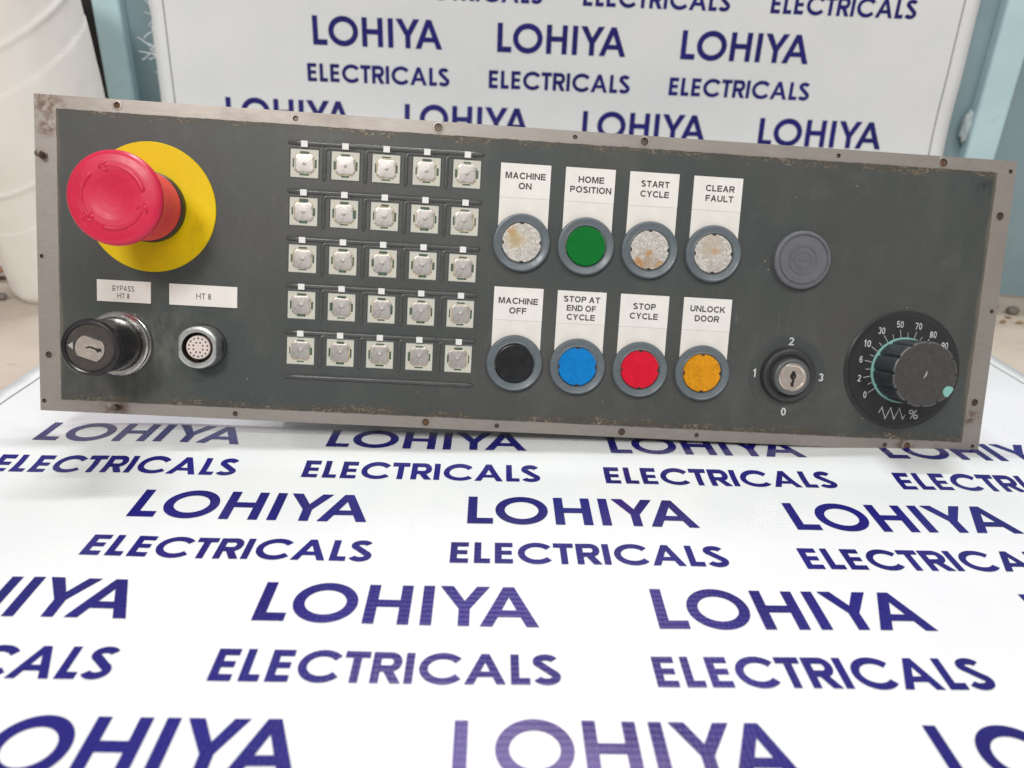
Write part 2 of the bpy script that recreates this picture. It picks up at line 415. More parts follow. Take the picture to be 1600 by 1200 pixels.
def arc(cx, cy, rx, ry, a0, a1, n=None):
    n = n or max(4, int(abs(a1 - a0) / 8))
    return [(cx + rx * cos(radians(a0 + (a1 - a0) * i / n)), cy + ry * sin(radians(a0 + (a1 - a0) * i / n))) for i in range(n + 1)]
def quad(*p): return list(p), [tuple(range(len(p)))]

def glyph(c, W, t, geo):
    """-> list of (verts, faces) pieces, spanning x 0..W, y 0..1; geo = round geometric style"""
    h = t / 2; o = []
    S = lambda pts, closed=False, w=t: o.append(ribbon(pts, w, closed))
    if c == 'L': S([(h, 1), (h, h), (W, h)])
    elif c == 'I': S([(h, 0), (h, 1)])
    elif c == 'H': S([(h, 0), (h, 1)]); S([(W - h, 0), (W - h, 1)]); S([(t, .52), (W - t, .52)], w=t * .92)
    elif c == 'E': S([(W, 1 - h), (h, 1 - h), (h, h), (W, h)]); S([(t, .51), (W * .94, .51)], w=t * .92)
    elif c == 'F': S([(W, 1 - h), (h, 1 - h), (h, 0)]); S([(t, .5), (W * .92, .5)], w=t * .95)
    elif c == 'T': S([(0, 1 - h), (W, 1 - h)]); S([(W / 2, 0), (W / 2, 1 - t)])
    elif c == 'O': S(arc(W / 2, .5, W / 2 - h + .0, .5 - h + .018, 0, 360, 48)[:-1], True)
    elif c == '0': S(arc(W / 2, .5, W / 2 - h, .5 - h + .01, 0, 360, 40)[:-1], True)
    elif c == 'C':
        a = 38 if geo else 42
        rx = W / (1 + cos(radians(a)))
        S(arc(rx, .5, rx - h, .5 - h + .018, a, 360 - a, 40))
    elif c == 'D': S([(h, h)] + [(W - .5 + 0.0, h)] + arc(W - .5, .5, .5 - h, .5 - h, -85, 85, 22) + [(W - .5, 1 - h), (h, 1 - h)], True)
    elif c in 'PRB':
        r = .285
        S([(h, 0), (h, 1)])
        yb = 1 - h - 2 * (r - h + .035)
        ry = (1 - h - yb) / 2
        S([(t, 1 - h), (W - r - .02, 1 - h)] + arc(W - r - .02 , 1 - h - ry, r - h, ry, 85, -85, 18) + [(W - r - .02, yb), (t, yb)])
        if c == 'R': o.append(quad((W - t * 1.22, 0), (W, 0), (W * .72, yb - h + .02), (W * .72 - t * 1.18, yb - h + .02)))
        if c == 'B': S([(t, h), (W - r, h)] + arc(W - r, (yb + h) / 2 , r - h + .0, (yb - h) / 2, -85, 85, 16) + [(W - r, yb - .001), (t, yb - .001)])
    elif c == 'A':
        b = t * 1.10; ap = t * .98; m = W / 2
        # slope of the inner edge
        yi = 1 - (t * 1.55 if not geo else t * 1.35)
        o.append(quad((0, 0), (b, 0), (m, yi), (m - ap / 2, 1)))
        o.append(quad((m - ap / 2, 1), (m, yi), (m + ap / 2, 1)))
        o.append(quad((m + ap / 2, 1), (m, yi), (W - b, 0), (W, 0)))
        f = lambda y: b + (m - b) * y / yi
        y0, y1 = .235, .235 + t * .85
        o.append(quad((f(y0), y0), (W - f(y0), y0), (W - f(y1), y1), (f(y1), y1)))
    elif c == 'Y':
        b = t * 1.2; m = W / 2; yj = .42; yc = yj + t * 1.0
        o.append(quad((0, 1), (m - h, yj), (m, yc), (b, 1)))
        o.append(quad((W - b, 1), (m, yc), (m + h, yj), (W, 1)))
        o.append(quad((m - h, yj), (m + h, yj), (m, yc)))
        o.append(quad((m - h, 0), (m + h, 0), (m + h, yj), (m - h, yj)))
    elif c == 'M':
        o.append(quad((0, 0), (t, 0), (t, 1), (0, 1))); o.append(quad((W - t, 0), (W, 0), (W, 1), (W - t, 1)))
        m = W / 2
        o.append(quad((t, 1), (t, .72), (m - h * .8, 0), (m, 0.0), (m, .3), (t * 1.45, 1))); o.append(quad((W - t, 1), (W - t * 1.45, 1), (m, .3), (m, 0), (m + h * .8, 0), (W - t, .72)))
    elif c == 'N':
        o.append(quad((0, 0), (t, 0), (t, 1), (0, 1))); o.append(quad((W - t, 0), (W, 0), (W, 1), (W - t, 1)))
        o.append(quad((t, 1), (t, .70), (W - t, 0), (W - t, .30)))
    elif c == 'K':
        S([(h, 0), (h, 1)]); o.append(quad((t, .28), (t, .55), (W - t * 1.25, 1), (W, 1)))
        o.append(quad((W - t * 1.25, 0), (W, 0), (W * .58, .62), (W * .40, .47)))
    elif c == 'U': S([(h, 1), (h, .38)] + arc(W / 2, .38, W / 2 - h, .38 - h + .012, 180, 360, 20) + [(W - h, .38), (W - h, 1)])
    elif c == 'S':
        r1 = .25; r2 = .272
        k1 = arc(W / 2, 1 - r1 + .012 - 0.0, W / 2 - h - .02, r1 - h, 22, 232, 20)
        k2 = arc(W / 2, r2 - .012, W / 2 - h, r2 - h, 52, -158, 20)
        S(k1 + k2)
    elif c == '1': S([(W * .12, .78), (W * .62, .97), (W * .62, 0)])
    elif c == '2': S(arc(W / 2, 1 - .29, W / 2 - h, .29 - h, 165, -35, 18) + [(h * 1.15, h), (W, h)])
    elif c == '3': S(arc(W / 2, .735, W / 2 - h - .02, .265 - h, 160, -78, 18)); S(arc(W / 2, .275, W / 2 - h, .275 - h, 82, -160, 18))
    elif c == '5': S([(W * .92, 1 - h), (W * .22, 1 - h), (W * .14, .52)] + arc(W / 2, .33, W / 2 - h, .33 - h, 130, -150, 22))
    elif c == '6': S(arc(W / 2, .32, W / 2 - h, .32 - h, 0, 360, 28)[:-1], True); S([(h, .32), (h * 1.05, .55)] + arc(W / 2 + .02, .6, W / 2 - h, .4 - h, 165, 30, 14))
    elif c == '7': S([(0, 1 - h), (W - h, 1 - h), (W * .36, 0)])
    elif c == '8': S(arc(W / 2, .745, W / 2 - h - .03, .255 - h, 0, 360, 24)[:-1], True); S(arc(W / 2, .27, W / 2 - h, .27 - h, 0, 360, 24)[:-1], True)
    elif c == '9': S(arc(W / 2, .68, W / 2 - h, .32 - h, 0, 360, 28)[:-1], True); S([(W - h, .68), (W - h * 1.05, .45)] + arc(W / 2 - .02, .4, W / 2 - h, .4 - h, -15, -150, 14))
    elif c == '%':
        S(arc(W * .23, .76, W * .2, .2, 0, 360, 24)[:-1], True, t * .9); S(arc(W * .77, .24, W * .2, .2, 0, 360, 24)[:-1], True, t * .9); S([(W * .22, 0), (W * .78, 1)], w=t * .9)
    return o
HELV = dict(A=.98, B=.88, C=.96, D=.92, E=.80, F=.74, H=.90, I=.20, K=.95, L=.74, M=1.06, N=.92, O=1.04, P=.84, R=.93, S=.86, T=.82, U=.90, Y=.94)
def text_pieces(txt, cap, t, widths=HELV, gap=.13, space=.34, wscale=1.0, digit=.62):
    """pieces of a line of text centred on x=0, baseline y=0, in mm"""
    out = []; x = 0
    for c in txt:
        if c == ' ': x += space * wscale; continue
        w = widths.get(c, digit if c in '0123456789' else 1.15) * wscale
        if c == 'I': w = t
        if c == '1': w = digit * .7
        for vs, fs in glyph(c, w, t, False): out.append(([(a + x, b) for a, b in vs], fs))
        x += w + gap
    x -= gap
    return [([((a - x / 2) * cap, b * cap) for a, b in vs], fs) for vs, fs in out], x * cap
def put_text(mb, txt, cx, cy, cap, t, z, mi, fit=None, rot=0.0, **kw):
    """cy = baseline; fit = wanted width in mm"""
    pcs, w = text_pieces(txt, cap, t, **kw)
    k = fit / w if fit else 1.0
    for i, (vs, fs) in enumerate(pcs):
        zz = z + 0.004 * (i % 7)
        q = [(a * k, b) for a, b in vs]
        mb.add([(cx + a * cos(rot) - b * sin(rot), cy + a * sin(rot) + b * cos(rot), zz) for a, b in q], fs, mi)

# ================================================================== SETTING
fl = MB()
n = 40
fl.add([(-3 + 6 * i / n, -1.5 + 6 * j / n, -0.0016) for j in range(n + 1) for i in range(n + 1)],
       [(j * (n + 1) + i, j * (n + 1) + i + 1, (j + 1) * (n + 1) + i + 1, (j + 1) * (n + 1) + i) for j in range(n) for i in range(n)])
tag(link('floor', fl.mesh('floor', [M['concrete']])), kind='structure')

# ------------------------------------------------------------------ printed banner: floor, sweep up, back
TH, FU, FV = 0.035945, -2.215393, 3.191977
PHI, BU, BY, BZ, YB = 1.55054, -2.36084, 6.258652, 2.441977, 0.011682
PP, QQ, SS, HH = 1.421487, 0.604958, 0.722193, 0.204609
EX, EY, EH = -0.061153, -0.262777, 0.131263
V0, V1 = 1.47, 3.95
def p_floor(u, v):
    a, b = u + FU, v + FV
    return Vector((a * cos(TH) - b * sin(TH), a * sin(TH) + b * cos(TH), 0))
def p_back(u, v):
    a, b = u + BU, v - 8 * QQ
    y, z = b * cos(PHI), b * sin(PHI)
    return Vector((a * cos(YB) - y * sin(YB), a * sin(YB) + y * cos(YB) + BY, z + BZ))
def sheet0(u, v):
    if v <= V0: return p_floor(u, v)
    if v >= V1: return p_back(u, v)
    s = (v - V0) / (V1 - V0); k = 0.86
    a = p_floor(u, V0); d = p_back(u, V1)
    b = a + Vector((-sin(TH), cos(TH), 0)) * k
    c = d - (p_back(u, V1 + 1) - d) * k
    return a * (1 - s) ** 3 + b * 3 * s * (1 - s) ** 2 + c * 3 * s * s * (1 - s) + d * s ** 3
def crease(v):
    # old fold line of the sheet, raised where it was creased, just in front of the panel
    a, b, c = -.22, -.045, .22
    if v <= a or v >= c: return 0.0
    t = (v - a) / (b - a) if v < b else (c - v) / (c - b)
    return .020 * (t * t * (3 - 2 * t) if v < b else t)
def sheet(u, v, off=0.0):
    p = sheet0(u, v)
    e = 0.01
    nn = (sheet0(u + e, v) - p).cross(sheet0(u, v + e) - p).normalized()
    w = (0.012 + 0.016 * min(1, max(0, v - 3.2))) * mnoise.noise(Vector((u * 0.8, v * 1.3, 3.1))) + 0.004 * mnoise.noise(Vector((u * 2.3, v * 2.6, 9.0))) + 0.012
    w += crease(v)
    return (p + nn * (w + off)) * U
UL, UR, VB, VT = -0.512, 5.775, -4.2, 5.2
bm = bmesh.new(); uvl = bm.loops.layers.uv.new('UVMap')
nu, nv = 90, 270
vals = []
def fedge(v, side): return 0.012 * mnoise.noise(Vector((v * 9.0, side * 7.0, 0)))
grid = []
for j in range(nv + 1):
    v = VB + (VT - VB) * j / nv
    row = []
    for i in range(nu + 1):
        u = UL + fedge(v, 1) + (UR - UL - fedge(v, 1)) * i / nu
        row.append((bm.verts.new(sheet(u, v)), u, v))
    grid.append(row)
for j in range(nv):
    for i in range(nu):
        q = [grid[j][i], grid[j][i + 1], grid[j + 1][i + 1], grid[j + 1][i]]
        f = bm.faces.new([x[0] for x in q]); f.smooth = True
        for lp, x in zip(f.loops, q): lp[uvl].uv = (x[1], x[2])
# reverse side and rim, 0.6 mm below
top = list(bm.faces)
back = []
vm = {}
for row in grid:
    for (bv, u, v) in row: vm[bv] = bm.verts.new(sheet(u, v, -0.006))
for f in top:
    g = bm.faces.new([vm[v] for v in reversed(f.verts)]); g.smooth = True
    for lp in g.loops: lp[uvl].uv = (0, 0)
rim = [x[0] for x in grid[0]] + [r[-1][0] for r in grid[1:]] + [x[0] for x in reversed(grid[-1][:-1])] + [r[0][0] for r in reversed(grid[1:-1])]
for a, b in zip(rim, rim[1:] + rim[:1]): bm.faces.new([b, a, vm[a], vm[b]])
def sub_edge(a, b, step=0.06):
    d = sqrt((a[0] - b[0]) ** 2 + (a[1] - b[1]) ** 2); k = max(1, int(d / step))
    return [(a[0] + (b[0] - a[0]) * i / k, a[1] + (b[1] - a[1]) * i / k) for i in range(k)]
def print_poly(poly, off, mi):
    """a flat printed shape laid on the sheet; long pieces are cut so they follow it"""
    if len(poly) == 4:
        a, b, c, d = poly
        le = max(math.dist(a, b), math.dist(d, c)); lf = max(math.dist(b, c), math.dist(a, d))
        ka = max(1, math.ceil(le / .06)); kb = max(1, math.ceil(lf / .06))
        P = lambda s, t: (a[0] * (1 - s) * (1 - t) + b[0] * s * (1 - t) + c[0] * s * t + d[0] * (1 - s) * t, a[1] * (1 - s) * (1 - t) + b[1] * s * (1 - t) + c[1] * s * t + d[1] * (1 - s) * t)
        pts = [[P(i / ka, j / kb) for i in range(ka + 1)] for j in range(kb + 1)]
        vv = [[bm.verts.new(sheet(p[0], p[1], off)) for p in r] for r in pts]
        for j in range(kb):
            for i in range(ka):
                ii = ((j, i), (j, i + 1), (j + 1, i + 1), (j + 1, i))
                f = bm.faces.new([vv[x][y] for x, y in ii]); f.material_index = mi; f.smooth = True
                for lp, (x, y) in zip(f.loops, ii): lp[uvl].uv = pts[x][y]
    else:
        f = bm.faces.new([bm.verts.new(sheet(p[0], p[1], off)) for p in poly]); f.material_index = mi
        for lp, p in zip(f.loops, poly): lp[uvl].uv = p
# measured letter boxes (x0, x1) in word units
LO = [('L', -.002, .108), ('O', .118, .347), ('H', .376, .537), ('I', .576, .617), ('Y', .637, .821), ('A', .786, .995)]
EL = [('E', 0, .072), ('L', .095, .158), ('E', .177, .249), ('C', .269, .404), ('T', .413, .494), ('R', .504, .602), ('I', .611, .637), ('C', .656, .793), ('A', .803, .936), ('L', .952, 1.014), ('S', 1.022, 1.113)]
def word(spec, u0, v0, cap, stroke):
    k = 0
    for c, a, b in spec:
        for vs, fs in glyph(c, (b - a) / cap, stroke / cap, True):
            k += 1
            for f in fs:
                print_poly([(u0 + a + vs[i][0] * cap, v0 + vs[i][1] * cap) for i in f], 0.0018 + 0.0003 * (k % 4), 1)
for nrow in range(-6, 11):
    st = SS if nrow % 2 else 0.0
    for c in range(4):
        u0 = c * PP + st
        if u0 + 1 > 5.6 or nrow * QQ + HH > VT - .05: continue
        word(LO, u0, nrow * QQ, HH, 0.0405)
        word(EL, u0 + EX, nrow * QQ + EY, EH, 0.0275)
for u0 in (-.404, 5.660):
    print_poly([(u0 - .004, VB + .02), (u0 + .004, VB + .02), (u0 + .004, VT - .02), (u0 - .004, VT - .02)], 0.0018, 2)
# frayed threads along the cut edge of the upright part
for k in range(46):
    v = random.uniform(4.0, 5.1); L = random.uniform(.03, .11) * random.choice((.6, 1, 1, 1.3)); a = random.uniform(-1.1, 0.9)
    if random.random() < .45: v = random.uniform(4.55, 5.1)
    u = UL + .01; pts = []
    for i in range(6):
        t = i / 5
        pts.append(Vector(sheet(u - L * t * cos(a), v + L * t * sin(a) + .03 * t * t * random.uniform(-.3, .6), -.002 + .03 * t * t)))
    ring = []
    for p in pts:
        ring.append([bm.verts.new(p + Vector(d) * .0016 * U * 1.6) for d in ((1, 0, .6), (-1, 0, .6), (0, -1, -.8))])
    for i in range(5):
        for m in range(3):
            f = bm.faces.new([ring[i][m], ring[i][(m + 1) % 3], ring[i + 1][(m + 1) % 3], ring[i + 1][m]])
            for lp in f.loops: lp[uvl].uv = (0, 0)
me = bpy.data.meshes.new('printed_banner'); bm.to_mesh(me); bm.free()
for m in (M['vinyl'], M['ink'], M['line']): me.materials.append(m)
ban = link('printed_banner', me)
tag(ban, 'glossy white vinyl banner with repeated navy lettering, sweeping up from the floor behind the panel', 'banner')

# ------------------------------------------------------------------ steel stand behind the banner
def bevel_box_mesh(name, dims, mat, bev):
    b = bmesh.new(); bmesh.ops.create_cube(b, size=1.0)
    for v in b.verts: v.co = Vector((v.co.x * dims[0], v.co.y * dims[1], v.co.z * dims[2]))
    bmesh.ops.bevel(b, geom=list(b.edges), offset=bev, segments=3, affect='EDGES', profile=.6)
    m = bpy.data.meshes.new(name); b.to_mesh(m); b.free(); m.materials.append(mat)
    for p in m.polygons: p.use_smooth = True
    return m
cab = bpy.data.objects.new('steel_stand', None); COL.objects.link(cab); cab.location = (0.03, 0.66, 0)
tag(cab, 'blue-grey painted steel stand with pale square tubes, rising behind the upright banner', 'steel stand')
TOPZ = 2.9
for x0, x1 in ((-3.47, -3.245), (3.75, 4.01)):
    w = x1 - x0
    link('post', bevel_box_mesh('post', (w * U, .26 * U, TOPZ * U), M['tube'], .03 * U), cab, ((x0 + x1) / 2 * U - .03, .663 - .66, TOPZ / 2 * U))
link('back_sheet', bevel_box_mesh('back_sheet', (6.99 * U, .05 * U, TOPZ * U), M['sheet'], .006 * U), cab, (.252 * U - .03, .6625 - .66, TOPZ / 2 * U))
ss = bevel_box_mesh('side_sheet', (1.6 * U, .05 * U, TOPZ * U), M['sheet'], .006 * U)
s_o = link('side_sheet', ss, cab, (4.80 * U - .03, .640 - .66, TOPZ / 2 * U)); s_o.rotation_euler = (0, 0, radians(-14))
es = MB(); es.box(-3.555 * U - .03, -3.475 * U - .03, .652 - .66, .69 - .66, 0, TOPZ * U)
link('shade_strip', es.mesh('shade_strip', [M['hole']]), cab)  # near-black strip standing in for the shade beside the left post
# lump of filler between sheet and right post
fm = bmesh.new(); bmesh.ops.create_icosphere(fm, subdivisions=3, radius=1.0)
for v in fm.verts:
    nz = 1 + .45 * mnoise.noise(v.co * 1.7)
    nz += .35 * mnoise.noise(v.co * 4.1)
    v.co = Vector((v.co.x * .04 * nz, v.co.y * .03 * nz, v.co.z * .12 * nz)) * U
fme = bpy.data.meshes.new('filler'); fm.to_mesh(fme); fm.free(); fme.materials.append(M['gum'])
for p in fme.polygons: p.use_smooth = True
link('filler', fme, cab, (3.72 * U - .03, .655 - .66, 1.42 * U))

# ------------------------------------------------------------------ wrapped sack on the left
sk = MB(); na, nz_ = 120, 260; R0 = .485; vs = []
for j in range(nz_ + 1):
    t = j / nz_; z = 2.32 * t
    for i in range(na):
        a = 2 * pi * i / na
        r = R0 - .035 * max(0, 1 - z / .07) ** 2 - .012 * max(0, .9 - z)
        # helical wrap folds
        ph = (z * 1.15 - 0.42 * sin(a + .5) * .9) % .98
        r += .011 * math.exp(-((ph - .3) / .020) ** 2) + .007 * (ph / .98)
        r += .012 * mnoise.noise(Vector((cos(a) * 1.5, sin(a) * 1.5, z * 1.1)))
        r += .006 * mnoise.noise(Vector((cos(a) * 4, sin(a) * 4, z * 2.2 + 2 * sin(a)))) + .003 * mnoise.noise(Vector((cos(a) * 9, sin(a) * 9, z * 6)))
        vs.append(((r * cos(a) - .074 * z) * U, r * sin(a) * U, z * U))
sk.add(vs, [(j * na + i, j * na + (i + 1) % na, (j + 1) * na + (i + 1) % na, (j + 1) * na + i) for j in range(nz_) for i in range(na)]
       + [tuple(reversed(range(na))), tuple(nz_ * na + i for i in range(na))], 0, True)
tag(link('wrapped_roll', sk.mesh('wrapped_roll', [M['cloth']]), None, (-3.47 * U, 5.63 * U, -.0015)),
    'off-white cloth-wrapped roll standing on the floor at the far left, beside the stand', 'roll')

# ------------------------------------------------------------------ scraps on the bare floor
def blob(name, x, y, dims, mat, seed, rot=0):
    b = bmesh.new(); bmesh.ops.create_icosphere(b, subdivisions=2, radius=1.0)
    for v in b.verts:
        k = 1 + .5 * mnoise.noise(v.co * 1.4 + Vector((seed, 0, 0)))
        v.co = Vector((v.co.x * dims[0] * k, v.co.y * dims[1] * k, v.co.z * dims[2] * k)) * U
    zmin = min(v.co.z for v in b.verts)
    m = bpy.data.meshes.new(name); b.to_mesh(m); b.free(); m.materials.append(mat)
    o = link(name, m, None, (x * U, y * U, -.0016 - zmin)); o.rotation_euler = (0, 0, rot)
    return o
tag(blob('pebble', -3.93, 5.27, (.07, .04, .03), M['stone'], 1), 'small dark stone lying on the bare floor left of the wrapped roll', 'stone')
def scrap(x, y, w, d, lift, rot, mat='card'):
    s = MB(); g = 6; vv = []
    for L in (0, 1):
        for j in range(g + 1):
            for i in range(g + 1):
                a, b = i / g - .5, j / g - .5
                vv.append((a * w * U, b * d * U, (lift * (a + .5) ** 2 + .01 * sin(7 * b) + .012 + .018 * L) * U))
    N = (g + 1) ** 2
    q = lambda j, i: j * (g + 1) + i
    fs = [(N + q(j, i), N + q(j, i + 1), N + q(j + 1, i + 1), N + q(j + 1, i)) for j in range(g) for i in range(g)]
    fs += [(q(j, i), q(j + 1, i), q(j + 1, i + 1), q(j, i + 1)) for j in range(g) for i in range(g)]
    ed = [q(0, i) for i in range(g + 1)] + [q(j, g) for j in range(1, g + 1)] + [q(g, i) for i in range(g - 1, -1, -1)] + [q(j, 0) for j in range(g - 1, 0, -1)]
    fs += [(a, b, b + N, a + N) for a, b in zip(ed, ed[1:] + ed[:1])]
    s.add(vv, fs)
    o = link('cardboard_scrap', s.mesh('cardboard_scrap', [M[mat]]), None, (x * U, y * U, -.0016)); o.rotation_euler = (0, 0, rot)
    return o
tag(scrap(-4.35, 5.75, .5, .22, .10, .35), 'torn brown cardboard scrap lying nearest the wrapped roll', 'cardboard')
tag(scrap(-5.0, 6.6, .7, .3, .14, -.2), 'curled brown cardboard scrap further back behind the roll', 'cardboard')
for k in range(14):
    x = random.uniform(3.75, 4.6); y = random.uniform(5.0, 5.95)
    o = blob('debris_flake', x, y, (random.uniform(.02, .06), random.uniform(.012, .03), .008), M['straw'], k + 5, random.uniform(0, 3))
    tag(o, 'tiny brown flake of debris on the bare floor right of the panel', 'debris', 'brown flakes on the floor right of the panel')
for k in range(5):
    o = blob('rubble_lump', 4.02 + .16 * k + random.uniform(-.03, .03), 6.0 - .05 * k, (random.uniform(.05, .09), .05, .035), M['stone'], k + 40, random.uniform(0, 3))
    tag(o, 'dark lump of grime at the foot of the blue-grey side sheet', 'debris', 'lumps of grime along the foot of the side sheet')

# ================================================================== CONTROL PANEL
K = 1.01664e-3                # one measured panel millimetre in metres
RM = Matrix(((0.9985168, -0.0518515, 0.0166025), (0.0445675, 0.9535944, 0.2977774), (-0.0312723, -0.2965958, 0.954490951)))
C0 = Vector((0.0892176, 3.5238348, 0.7903658)) * U
VH = 73.75
ROT = (RM @ Matrix.Rotation(pi / 2, 3, 'X')).to_4x4()
panel = bpy.data.objects.new('control_panel', None); COL.objects.link(panel)
panel.matrix_world = Matrix.Translation(C0 + RM @ Vector((0, 0, -VH * K))) @ ROT
tag(panel, 'charcoal machine control panel in a worn grey metal frame, leaning back on the white banner', 'control panel')
def part(name, mb, mats, u, v, h=0.0, parent=None, base=None, weld=False):
    """mesh given in mm round its own origin; u, v, h = place on the panel face (or offset from base for a sub-part)"""
    me = mb if isinstance(mb, bpy.types.Mesh) else mb.mesh(name, mats, K, weld)
    if parent is None: return link(name, me, panel, (u * K, (v + VH) * K, h * K))
    return link(name, me, parent, (u * K, v * K, h * K))

# ---- back plate with screw holes (2D curve fill keeps the holes open)
HOLES = [(-197.9, 71.0, 1.5, 's'), (-116.4, 70.6, 1.3, 'h'), (-49.7, 70.9, 1.9, 's'), (15.5, 70.8, 1.1, 'h'), (49.0, 70.9, 1.9, 's'),
         (145.0, 70.6, 1.1, 'h'), (197.8, 70.6, 2.0, 's'), (232.6, 68.6, 1.1, 'h'), (230.0, 46.8, 2.0, 's'), (232.6, -0.4, 1.1, 'h'),
         (229.9, -47.1, 1.9, 's'), (232.0, -70.0, 1.1, 'h'), (197.1, -71.2, 1.8, 's'), (185.4, -71.4, 1.2, 'h'), (48.6, -70.9, 1.8, 's'),
         (87.0, -70.9, 1.2, 'h'), (-49.8, -70.7, 1.8, 's'), (-14.4, -70.9, 1.2, 'h'), (-142.6, -70.9, 1.3, 's'), (-233.4, -69.0, 1.1, 'h'),
         (-230.7, -46.5, 1.6, 's'), (-233.2, 0.0, 1.0, 'h')]
POSTS = [(-231.6, 46.6, 'p'), (-198.6, -70.3, 'p')]
def fill_mesh(name, outer, holes, z0, z1, mat):
    cu = bpy.data.curves.new(name, 'CURVE'); cu.dimensions = '2D'; cu.fill_mode = 'BOTH'
    def spl(pts):
        s = cu.splines.new('POLY'); s.points.add(len(pts) - 1); s.use_cyclic_u = True
        for p, q in zip(s.points, pts): p.co = (q[0] * K, q[1] * K, 0, 1)
    spl(outer)
    for h in holes: spl(h)
    cu.extrude = (z1 - z0) / 2 * K
    o = bpy.data.objects.new(name, cu); COL.objects.link(o)
    me = bpy.data.meshes.new_from_object(o.evaluated_get(bpy.context.evaluated_depsgraph_get()))
    bpy.data.objects.remove(o)
    me.name = name; me.materials.clear(); me.materials.append(mat)
    for v in me.vertices: v.co.z += (z0 + z1) / 2 * K
    for p in me.polygons: p.use_smooth = False; p.material_index = 0
    return me
rect = lambda x0, x1, y0, y1: [(x0, y0), (x1, y0), (x1, y1), (x0, y1)]
circ = lambda x, y, r, n=24: [(x + r * cos(2 * pi * i / n), y + r * sin(2 * pi * i / n)) for i in range(n)]
def wavy_rect(x0, x1, y0, y1, amp, step, seed):
    P = []
    c = [(x0, y0), (x1, y0), (x1, y1), (x0, y1)]
    for a, b in zip(c, c[1:] + c[:1]):
        L = math.dist(a, b); k = int(L / step)
        for i in range(k):
            t = i / k; x = a[0] + (b[0] - a[0]) * t; y = a[1] + (b[1] - a[1]) * t
            m = amp * mnoise.noise(Vector((x * .9 + seed, y * .9, 1.3)))
            if i == 0: m = 0
            nx, ny = -(b[1] - a[1]) / L, (b[0] - a[0]) / L
            P.append((x + nx * m, y + ny * m))
    return P
plate = fill_mesh('mounting_frame', rect(-235.3, 235.3, -73.75, 73.75), [circ(x, y, r) for x, y, r, k in HOLES], -3.0, 0.0, M['frame'])
part('mounting_frame', plate, None, 0, 0)
face = fill_mesh('face_film', wavy_rect(-225.3, 225.8, -67.9, 67.7, .32, 2.0, 0.0), [], -.1, 0.35, M['face'])
fo = part('face_film', face, None, 0, 0)
for x, y, r, k in HOLES:
    s = MB()
    if k == 's':
        s.lathe([(r + .9, .0), (r + .75, .22), (r, .26), (r * .98, -.4)], 28, 0, True, cap1=False)
        s.lathe([(r * .97, -1.9), (r * .97, -.75), (r * .8, -.55), (r * .45, -.55), (r * .38, -1.0)], 24, 1, False)
        part('screw', s, [M['frame'], M['screw'] if random.random() < .5 else M['rust']], x, y)
    else:
        s.lathe([(r * .99, -2.9), (r * .99, -1.2), (r * .7, -1.0)], 20, 0, False)
        part('screw', s, [M['screw']], x, y)
for x, y, k in POSTS:
    s = MB()
    s.lathe([(2.1, 0), (2.0, .5), (1.55, .6), (1.5, 4.4), (1.2, 4.9), (.5, 5.0)], 20, 0, True)
    o = part('screw', s, [M['screw']], x, y); tag(o, 'dark screw sticking out of the frame')
# rear housing the plate leans on
rb = MB(); rb.box(-125, 222, -61, 60, -35, -3.0); rb.box(-221, -125.5, -63, 60, -17, -3.0)
part('rear_housing', rb, [M['box']], 0, 0)

inv = panel.matrix_world.inverted()
for su in (-95, 150):
    s = MB(); a = Vector((su, 20, -34)); foot = inv @ Vector((C0.x + su * K, 0.468, 0.0012)) / K - Vector((0, VH, 0))
    s.tube([a, a * .5 + foot * .5, foot], 5.0, 12, 0)
    part('rear_strut', s, [M['box']], 0, 0)
# ---- embossed rails and ribs of the keypad
em = MB()
RAILS = [59.65, 37.35, 15.2, -6.9, -29.4]
for i, v in enumerate(RAILS + [-51.1]):
    em.tube([(-119.6 + 92.5 * (0 if k == 0 else 1 if k == 20 else (.008 + .984 * (k - 1) / 18)), v, .34) for k in range(21)], [.35] + [1.05] + [1.2] * 17 + [1.05] + [.35], 10, 0, .85)
KU = [-111.75 + 19.13 * k for k in range(5)]
KV = [50.3, 28.05, 5.9, -16.25, -38.4]
for r, v in enumerate(KV):
    for c in range(1, 5):
        x = KU[c] - 9.75
        pts = [(x, v - 7.9 + 1.25 * k, .28) for k in range(12)] + [(x + .25, v + 7.0, .28), (x + 1.0, v + 7.5, .28), (x + 2.2, v + 7.65, .28)] + [(x + 2.2 + 2 * k, v + 7.65, .28) for k in range(1, 7)]
        em.tube(pts, [.3] + [1.05] * 13 + [.85] * 5 + [.6] * (len(pts) - 20) + [.2], 8, 0, .62)
part('keypad_ridges', em, [M['emboss']], 0, 0)

